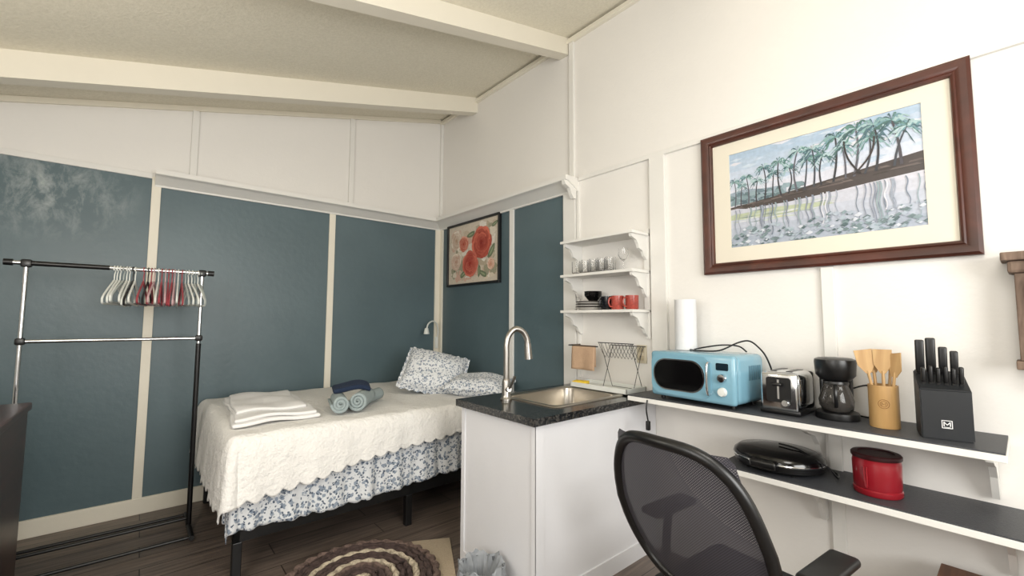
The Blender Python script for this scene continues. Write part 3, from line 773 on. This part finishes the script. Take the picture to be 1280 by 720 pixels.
o=M().tube([(0,0,.02),(-.01,0,-.03),(.0,-.003,-.09)],.004,seg=8,smooth=5);o.box((0,-.003,-.115),(.02,.022,.05),bev=.005)
o=o.obj('hanging_plug',BLKP,loc=(-.362,-2.76,UZ-.03));tag(o,'black power plug dangling over the shelf edge','plug')
pt=thing('paper_towel','white paper towel roll standing on the microwave','paper towel',(-.12,-2.86,UZ+.2555))
M().lathe([(.02,0),(.058,0),(.058,.28),(.02,.28),(.02,0)],seg=32).obj('paper_roll',mat('paper_white','#DEDEDF',.9,bump=.15,bscale=80),pt)
M().lathe([(0,0),(.019,0),(.019,.279),(0,.279)],seg=24).obj('core',mat('cardboard','#A98B68',.9),pt)
to=thing('toaster','two slice chrome toaster with black ends','toaster',(-.155,-3.37,UZ+.001))
m=M();m.box((0,0,.105),(.20,.165,.17),bev=.035,seg=5);m.obj('body',CHR,to)
M().box((-.105,0,.10),(.022,.15,.165),bev=.01,seg=3).obj('end_panel',CHR,to);M().box((.105,0,.10),(.022,.15,.165),bev=.01,seg=3).obj('end_panel',BLKP,to)
M().box((0,0,.012),(.22,.165,.022),bev=.006).obj('base',BLKP,to)
for y in (-.032,.032): M().box((0,y,.1895),(.15,.026,.003),bev=.001).obj('slot',BLKP,to,smooth=False)
ovalx(-.1165,0.0,.11,.10,.11,.012,.002).obj('control_panel',BLKP,to)
M().b2((-.121,-.004,.07),(-.1185,.004,.155)).obj('lever_slot',CHR,to,smooth=False)
M().box((-.132,0,.135),(.024,.04,.014),bev=.005).obj('lever',BLKP,to)
M().lathe([(0,0),(.016,0),(.013,.014),(0,.014)],mat=Matrix.Translation((-.118,-.028,.055))@Matrix.Rotation(-PI/2,4,'Y')).obj('knob',CHR,to)
cf=thing('coffee_maker','small black drip coffee maker with glass carafe','coffee maker',(-.15,-3.555,UZ+.001),rz=math.radians(12))
m=M();m.lathe([(0,0),(.078,0),(.08,.006),(.078,.028),(.07,.032),(0,.032)],seg=36);m.obj('base',BLKP,cf)
M().box((.055,0,.13),(.05,.12,.22),bev=.02,seg=4).obj('tower',BLKP,cf)
M().lathe([(0,.165),(.055,.165),(.072,.185),(.076,.24),(.074,.252),(.06,.258),(0,.26)],seg=36).obj('brew_head',BLKP,cf)
M().lathe([(.0,.034),(.045,.034),(.062,.055),(.064,.08),(.05,.125),(.044,.14),(.046,.15),(.043,.15),(.041,.138),(.06,.08),(.058,.057),(.043,.038),(0,.038)],c=(-.01,0,0),seg=32).obj('carafe',mat('smoked_glass','#8A8580',.05,trans=.85,ior=1.35),cf)
M().lathe([(0,.036),(.043,.036),(.056,.058),(.054,.07),(0,.07)],c=(-.01,0,0)).obj('coffee',mat('coffee_brown','#1B0D06',.1),cf)
m=M();m.lathe([(0,.15),(.047,.15),(.045,.16),(0,.162)],c=(-.01,0,0));m.tube([(-.05,0,.145),(-.085,0,.14),(-.095,0,.10),(-.075,0,.06),(-.068,0,.07)],.007,seg=8,smooth=4);m.obj('carafe_lid',BLKP,cf)
o=M().tube([(.0,0,.12),(0,-.06,.14),(-.01,-.10,.10),(-.015,-.11,.02),(-.02,-.08,.006),(.0,-.02,.006)],.0035,seg=7,smooth=6).obj('power_cord',BLKP,loc=(-.05,-3.59,UZ+.001));tag(o,'black coffee maker cord looping down behind','cord')
UX,UY=-.19,-3.72
uh=thing('utensil_holder','bamboo cylinder utensil holder with engraved round emblem','utensil holder',(UX,UY,UZ+.001))
M().lathe([(0,0),(.047,0),(.048,.003),(.048,.165),(.042,.165),(.042,.01),(0,.01)],seg=36).obj('holder_cup',BAMB,uh)
m=M()
dirn=math.atan2(-4.1-UY,-2.464-UX)
def onc(a,z,r=.0486): return (r*math.cos(dirn+a/.048),r*math.sin(dirn+a/.048),z)
m.tube([onc(.017*math.cos(t*PI/12),.095+.017*math.sin(t*PI/12)) for t in range(24)],.0008,seg=5,closed=True)
m.tube([onc(.011*math.cos(t*PI/12),.095+.011*math.sin(t*PI/12)) for t in range(24)],.0006,seg=5,closed=True)
m.tube([onc(-.006,.089),onc(-.006,.101),onc(0,.093),onc(.006,.101),onc(.006,.089)],.0008,seg=5)
m.obj('emblem',mat('burnt_engraving','#7A5026',.7),uh)
def utensil(kind,loc,tilt,az,label):
    m=M()
    m.tube([(0,0,0),(0,0,.20)],.0055,seg=8)
    PX=Matrix(((1,0,0,0),(0,0,1,-.003),(0,1,0,0),(0,0,0,1)))
    if kind=='spoon': m.ell((0,0,.235),(.024,.006,.038),seg=16)
    elif kind=='spatula': m.prism([(-.008,.19),(.008,.19),(.028,.225),(.03,.285),(-.03,.285),(-.028,.225)],.006,PX)
    elif kind=='fork':
        m.prism([(-.008,.19),(.008,.19),(.024,.22),(.025,.28),(.014,.28),(.013,.24),(.006,.24),(.006,.28),(-.006,.28),(-.006,.24),(-.013,.24),(-.014,.28),(-.025,.28),(-.024,.22)],.006,PX)
    else: m.prism([(-.008,.18),(.008,.18),(.022,.21),(.014,.28),(-.02,.27),(-.02,.21)],.006,PX)
    o=m.obj('wooden_utensil',UTW);tag(o,label,'utensil','wooden utensils in the holder')
    o.matrix_world=Matrix.Translation(loc)@Matrix.Rotation(az,4,'Z')@Matrix.Rotation(tilt,4,'Y')
b_=(UX,UY,UZ+.022)
va=math.radians(-70)
utensil('spatula',(b_[0]-.005,b_[1]+.01,b_[2]),-.17,va,'wooden spatula standing in the bamboo holder')
utensil('fork',(b_[0]+.012,b_[1]+.018,b_[2]),-.06,va+.5,'wooden slotted fork standing in the bamboo holder')
utensil('spatula',(b_[0]-.012,b_[1]-.005,b_[2]),.0,va-.3,'broad wooden turner standing in the bamboo holder')
utensil('spoon',(b_[0]+.01,b_[1]-.01,b_[2]),.10,va+.6,'wooden spoon standing in the bamboo holder')
utensil('paddle',(b_[0]-.005,b_[1]-.018,b_[2]),.13,va-.8,'wooden paddle spoon standing in the bamboo holder')
kb=thing('knife_block','black knife block with white square logo','knife block',(-.215,-3.89,UZ+.001),rz=math.radians(-76))
KB=mat('matte_black_block','#15181C',.45)
m=M()
poly=[(-.06,0),(.055,0),(.055,.235),(-.06,.175)]
m.prism(poly,.136,Matrix(((0,0,1,-.068),(1,0,0,0),(0,1,0,0),(0,0,0,1))))
bmesh.ops.recalc_face_normals(m.bm,faces=m.bm.faces[:]);bmesh.ops.bevel(m.bm,geom=m.bm.edges[:],offset=.004,segments=2,affect='EDGES')
m.obj('block_body',KB,kb)
m=M();W_=mat('logo_white','#E8E8E8',.5)
fy=-.0608
s_=.014;cz_=.055
for a_,b2_ in (((-s_,cz_-s_),(s_,cz_-s_+.002)),((-s_,cz_+s_-.002),(s_,cz_+s_)),((-s_,cz_-s_),(-s_+.002,cz_+s_)),((s_-.002,cz_-s_),(s_,cz_+s_))):
    m.b2((a_[0],fy-.0006,a_[1]),(b2_[0],fy+.0006,b2_[1]))
def stroke(x0,z0_,x1,z1_,w=.0022):
    dx,dz=x1-x0,z1_-z0_
    m.box(((x0+x1)/2,fy,(z0_+z1_)/2),(math.hypot(dx,dz)+w*.6,.0012,w),rot=(0,-math.atan2(dz,dx),0))
stroke(-.008,cz_-.006,-.008,cz_+.008);stroke(.008,cz_-.006,.008,cz_+.008);stroke(-.008,cz_+.008,0,cz_-.002);stroke(0,cz_-.002,.008,cz_+.008)
m.b2((-.008,fy-.0006,cz_-.0105),(.008,fy+.0006,cz_-.0092))
m.obj('logo',W_,kb,smooth=False)
def knife(x,y,z,L_,w,label):
    m=M();m.box((0,0,L_/2),(w,.016,L_),bev=.005,seg=3);m.box((0,0,-.004),(w*.8,.014,.01));
    o=m.obj('kitchen_knife',BLKP);tag(o,label,'knife','knives in the block')
    o.matrix_world=kb.matrix_basis@Matrix.Translation((x,y,z))@Matrix.Rotation(math.radians(5),4,'X')
for (x,y,L_,w) in ((-.050,.03,.125,.026),(-.019,.035,.13,.028),(.013,.03,.10,.024),(.043,.032,.085,.022)):
    knife(x,y,.175+(y+.06)*.52+.003,L_,w,'large black handled kitchen knife in the block')
for k in range(6):
    knife(-.050+k*.020,-.025,.175+.035*.52+.003,.055+.006*(k%2),.013,'small black handled steak knife in the block')
wf=thing('waffle_maker','black round hinged waffle maker with glossy domed lid','waffle maker',(-.18,-3.325,LZ+.001))
M().lathe([(0,.006),(.13,.006),(.152,.02),(.155,.04),(.15,.046),(0,.046)],seg=48,sy=1.18).obj('base',BLKP,wf)
M().lathe([(0,.047),(.15,.047),(.157,.052),(.154,.068),(.135,.086),(.08,.093),(0,.095)],seg=48,sy=1.18).obj('lid',BLKG,wf)
M().lathe([(.1585,.045),(.160,.05),(.1585,.053)],seg=48,sy=1.18).obj('trim_ring',CHR,wf)
M().box((-.165,0,.05),(.05,.11,.035),bev=.012,seg=3).obj('handle',BLKP,wf)
for x in (-.09,.09):
    for y in (-.09,.09): M().cyl((x,y,0),(x,y,.012),.012).obj('foot',BLKP,wf)
o=M().tube([(.02,.0,.100),(.0,-.08,.097),(-.04,-.16,.075),(-.02,-.205,.045),(0,-.225,.01),(.06,-.215,.006),(.09,-.19,.006)],.004,seg=8,smooth=6).obj('power_cord',BLKP,loc=(-.175,-3.325,LZ+.003));tag(o,'black cord trailing from the waffle maker','cord')
RED=mat('red_plastic_can','#86131F',.3,coat=.3)
RCX,RCY=-.21,-3.69
rc=thing('coffee_canister','red plastic coffee canister with dark lid','canister',(RCX,RCY,LZ+.001))
M().lathe([(0,0),(.074,0),(.078,.005),(.078,.02),(.074,.024),(.076,.03),(.078,.12),(.075,.135),(.077,.14),(0,.14)],seg=40).obj('can_body',RED,rc)
M().lathe([(.079,.138),(.081,.142),(.081,.152),(.077,.156),(.06,.157),(.058,.153),(0,.153)],seg=40).obj('lid',mat('maroon_black_lid','#2A0B0E',.35),rc)
dm=math.atan2(-4.1-RCY,-2.464-RCX)
M().tube([(.081*math.cos(dm+a_),.081*math.sin(dm+a_),z_) for a_,z_ in ((-.5,.11),(-.5,.09),(-.46,.04),(-.40,.04),(-.4,.09),(-.4,.11))],.004,seg=6,smooth=3).obj('grip',RED,rc)
# ------------------------------------------------------------------ right edge items
wc=thing('wooden_wall_box','rough grey-brown reclaimed wood wall box with flared cap','wall shelf',(-.002,-4.17,1.20))
M().b2((-.10,-.11,0.03),(0,.085,.34),.003).obj('box_body',RUST,wc,smooth=False)
M().b2((-.13,-.13,.385),(0,.115,.415),.004).obj('top_cap',RUST,wc,smooth=False)
M().b2((-.115,-.12,.34),(0,.10,.385),.01).obj('cap_moulding',RUST,wc,smooth=False)
M().b2((-.12,-.12,0),(0,.095,.03),.004).obj('bottom_board',RUST,wc,smooth=False)
cr=thing('wooden_crate','brown wooden crate standing on the floor under the shelves','crate',(-.25,-4.10,0))
for i in range(4):
    z=.02+i*.102
    M().b2((-.17,-.25,z),(-.155,.25,z+.085),.002).obj('slat',CRATE,cr,smooth=False)
    M().b2((.155,-.25,z),(.17,.25,z+.085),.002).obj('slat',CRATE,cr,smooth=False)
    M().b2((-.155,.235,z),(.155,.25,z+.085),.002).obj('slat',CRATE,cr,smooth=False)
    M().b2((-.155,-.25,z),(.155,-.235,z+.085),.002).obj('slat',CRATE,cr,smooth=False)
M().b2((-.155,-.235,0),(.155,.235,.02)).obj('bottom_board',CRATE,cr,smooth=False)
M().b2((-.175,-.255,.425),(.175,.255,.443),.003).obj('top_board',CRATE,cr,smooth=False)
# ------------------------------------------------------------------ rug + mat + bin
def rugmat():
    m,nt,b=nm('braided_rug');N=nt.nodes;L_=nt.links
    tc=N.new('ShaderNodeTexCoord')
    ln=N.new('ShaderNodeVectorMath');ln.operation='LENGTH';L_.new(tc.outputs['Object'],ln.inputs[0])
    mu=N.new('ShaderNodeMath');mu.operation='MULTIPLY';mu.inputs[1].default_value=1/.40;L_.new(ln.outputs['Value'],mu.inputs[0])
    dk='#4A3B37';cm_='#BDB09A';md='#6A5850'
    r=ramp(nt,[(0,dk),(.05,cm_),(.13,dk),(.305,md),(.39,cm_),(.475,dk),(.645,cm_),(.735,dk),(.91,md)],'CONSTANT');L_.new(mu.outputs[0],r.inputs[0])
    n=N.new('ShaderNodeTexNoise');n.inputs['Scale'].default_value=60;n.inputs['Detail'].default_value=3;L_.new(tc.outputs['Object'],n.inputs['Vector'])
    r2=ramp(nt,[(.36,(.45,.43,.42,1)),(.56,(1,1,1,1))]);L_.new(n.outputs['Fac'],r2.inputs[0])
    mx=N.new('ShaderNodeMix');mx.data_type='RGBA';mx.blend_type='MULTIPLY';mx.inputs[0].default_value=.8
    L_.new(r.outputs[0],mx.inputs[6]);L_.new(r2.outputs[0],mx.inputs[7]);L_.new(mx.outputs[2],b.inputs['Base Color']);b.inputs['Roughness'].default_value=.95
    return m
m=M()
for k in range(11):
    R0=.035+k*.0345;nn=max(8,int(R0*85));n=nn*8
    pts=[]
    for q in range(n):
        a_=2*PI*q/n
        rr_=R0+(.009 if k==10 else .004)*math.sin(a_*nn)
        pts.append((rr_*math.cos(a_),rr_*math.sin(a_),.014+.003*math.cos(a_*nn)))
    m.tube(pts,.0172 if k<10 else .02,seg=6,closed=True,flat=.75)
m.lathe([(0,.003),(.385,.003),(.385,.008),(0,.008)])
o=m.obj('braided_rug',rugmat(),loc=(-1.53,-1.82,.011));tag(o,'round braided rug in brown and cream rings on the floor','rug')
o=M().b2((-.27,-.40,0),(.27,.40,.008),.003).obj('floor_mat',mat('beige_mat','#B8A78F',.95,bump=.5,bscale=120,var=.15,vscale=80),loc=(-1.35,-1.93,.001),rot=(0,0,math.radians(-28)));tag(o,'thin beige woven mat under the round rug','mat')
bn=thing('trash_can','small waste bin lined with a crumpled clear plastic bag','trash can',(-1.175,-2.37,0))
M().lathe([(0,0),(.085,0),(.09,.004),(.105,.200),(.101,.200),(.087,.008),(0,.008)],seg=36).obj('bin_body',mat('bin_grey','#5B5E62',.5),bn)
m=M()
def bag(a_,b_):
    t=a_*2*PI;q=b_
    if q<.6: s=q/.6;r=.045+.062*s+.008*math.sin(7*t);z=.095+.125*s
    else: s=(q-.6)/.4;r=.107+.010*s+.007*math.sin(9*t+4*s);z=.22-.12*s
    r+=.004*math.sin(13*t+9*q)+.003*math.sin(23*t)
    z+=.010*math.sin(5*t+q*3)+.005*math.sin(17*t)
    return (r*math.cos(t),r*math.sin(t),z)
m.grid(bag,90,18)
m.obj('bag_liner',mat('clear_bag_plastic','#B9BDC1',.2,trans=.5,ior=1.1,bump=.6,bscale=25),bn)
# ------------------------------------------------------------------ office chair
ch=thing('office_chair','black office chair with mesh back and armrests','office chair',(-.895,-3.42,0),rz=math.radians(-6))
def backpt(u,v,off=0):
    w=.25*(1-.10*(v-.45)**2*4*.6)*(1-.14*max(0,v-.5)*2)
    y=u*w
    z=.50+.51*v
    x=-.18-.21*v-.03*math.sin(v*PI)+.05*u*u*1.0-off
    return Vector((x,y,z))
def meshmat():
    m,nt,b=nm('black_mesh_fabric');N=nt.nodes;L_=nt.links
    b.inputs['Base Color'].default_value=lin('#403D46');b.inputs['Roughness'].default_value=.7
    tc=N.new('ShaderNodeTexCoord');mp=N.new('ShaderNodeMapping');mp.inputs['Scale'].default_value=(0,1,1);mp.inputs['Rotation'].default_value=(math.radians(45),0,0)
    L_.new(tc.outputs['Object'],mp.inputs[0])
    mp2=N.new('ShaderNodeVectorMath');mp2.operation='SCALE';mp2.inputs['Scale'].default_value=190;L_.new(mp.outputs[0],mp2.inputs[0])
    ck=N.new('ShaderNodeTexVoronoi');ck.feature='F1';ck.inputs['Randomness'].default_value=0;ck.inputs['Scale'].default_value=1;L_.new(mp2.outputs[0],ck.inputs['Vector'])
    r=ramp(nt,[(.22,(.72,.72,.72,1)),(.30,(1,1,1,1))]);L_.new(ck.outputs['Distance'],r.inputs[0]);L_.new(r.outputs[0],b.inputs['Alpha'])
    r3=ramp(nt,[(.22,'#57545E'),(.34,'#2A282E')]);L_.new(ck.outputs['Distance'],r3.inputs[0]);L_.new(r3.outputs[0],b.inputs['Base Color'])
    return m
MESH=meshmat()
m=M();m.grid(lambda a_,b_:backpt((2*a_-1)*(.985 if .04<b_<.97 else .93),.01+.98*b_),30,30)
m.obj('mesh_back',MESH,ch)
pts=[]
def sup(t,p=3.4):
    c,s=math.cos(t),math.sin(t)
    return (abs(c)**(2/p)*(1 if c>=0 else -1),abs(s)**(2/p)*(1 if s>=0 else -1))
for k in range(64):
    u,v=sup(2*PI*k/64);pts.append(backpt(u,.5+.5*v))
M().tube(pts,.018,seg=10,closed=True).obj('back_frame',BLKP,ch)
M().tube([backpt(0,.06,.012),(-.22,0,.50),(-.22,0,.45),(-.15,0,.41),(-.02,0,.40)],.024,seg=10,smooth=5).obj('back_support',BLKP,ch)
M().box((.06,0,.43),(.44,.45,.065),bev=.031,seg=4).obj('seat',mat('black_fabric','#121214',.9,bump=.2,bscale=200),ch)
for s_ in (-1,1):
    M().tube([(.0,s_*.19,.39),(.0,s_*.26,.40),(.01,s_*.275,.48),(.02,s_*.27,.62)],.016,seg=8,smooth=5).obj('arm_support',BLKP,ch)
    M().box((.03,s_*.27,.640),(.25,.085,.03),bev=.014,seg=4).obj('armrest',BLKP,ch)
m=M();m.cyl((0,0,.12),(0,0,.30),.03);m.cyl((0,0,.28),(0,0,.40),.018);m.box((0,0,.39),(.22,.16,.02));m.obj('gas_lift',BLKP,ch)
for k in range(5):
    a_=k*2*PI/5+.3
    M().tube([(0,0,.12),(.13*math.cos(a_),.13*math.sin(a_),.10),(.27*math.cos(a_),.27*math.sin(a_),.075)],lambda t:.026-.01*t,seg=8,smooth=3).obj('base_leg',BLKP,ch)
    cxx,cyy=.27*math.cos(a_),.27*math.sin(a_)
    m=M()
    for s_ in (-.014,.014):
        m.cyl((cxx+s_*math.sin(a_)-.008*math.sin(a_),cyy-s_*math.cos(a_)+.008*math.cos(a_),.0275),(cxx+s_*math.sin(a_)+.008*math.sin(a_),cyy-s_*math.cos(a_)-.008*math.cos(a_),.0275),.027)
    m.cyl((cxx,cyy,.03),(cxx,cyy,.075),.008);m.obj('caster',BLKP,ch)
# ------------------------------------------------------------------ lights
def area(name,loc,target,size,power,col,sy=None):
    l=bpy.data.lights.new(name,'AREA');l.energy=power;l.color=col;l.size=size
    if sy:l.shape='RECTANGLE';l.size_y=sy
    o=bpy.data.objects.new(name,l);COLL.objects.link(o);o.location=loc
    o.rotation_euler=(Vector(target)-Vector(loc)).to_track_quat('-Z','Y').to_euler();return o
def point(name,loc,power,size,col):
    l=bpy.data.lights.new(name,'POINT');l.energy=power;l.shadow_soft_size=size;l.color=col
    o=bpy.data.objects.new(name,l);COLL.objects.link(o);o.location=loc;return o
area('added_rear_fill',(-1.8,YF+.15,1.6),(-1.6,0,1.3),1.6,74,(1,.99,.96),1.1)  # added fill from behind the camera, set at the made-up window
area('added_left_fill',(XL+.1,-3.6,1.6),(0,-2.6,1.4),1.4,32,(1,.99,.97),1.2)  # added side fill, the left wall has no window
point('added_overhead_fill',(-1.7,-4.3,2.35),38,.3,(1,.98,.95))  # added fill to brighten ceiling and room, no fixture modelled
point('warm_bulb_light',(-2.9,-2.2,1.85),28,.25,(1,.94,.84))
w_=bpy.data.worlds.new('World');scene.world=w_;w_.use_nodes=True
w_.node_tree.nodes['Background'].inputs[0].default_value=(.8,.85,.9,1);w_.node_tree.nodes['Background'].inputs[1].default_value=.3
scene.view_settings.view_transform='Standard'
# ------------------------------------------------------------------ camera
f,yaw,pit,rol=544,.7055,.0717,.0042
F=Vector((math.sin(yaw)*math.cos(pit),math.cos(yaw)*math.cos(pit),math.sin(pit)))
R=Vector((math.cos(yaw),-math.sin(yaw),0));U=R.cross(F)
Rr=math.cos(rol)*R+math.sin(rol)*U;Ur=-math.sin(rol)*R+math.cos(rol)*U
cd=bpy.data.cameras.new('camera');cd.sensor_width=36;cd.lens=36*f/1280;cd.clip_start=.02
cam=bpy.data.objects.new('camera',cd);COLL.objects.link(cam)
mm=Matrix((Rr,Ur,-F)).transposed().to_4x4();mm.translation=Vector((-2.464,-4.1,1.369))
cam.matrix_world=mm
scene.camera=cam
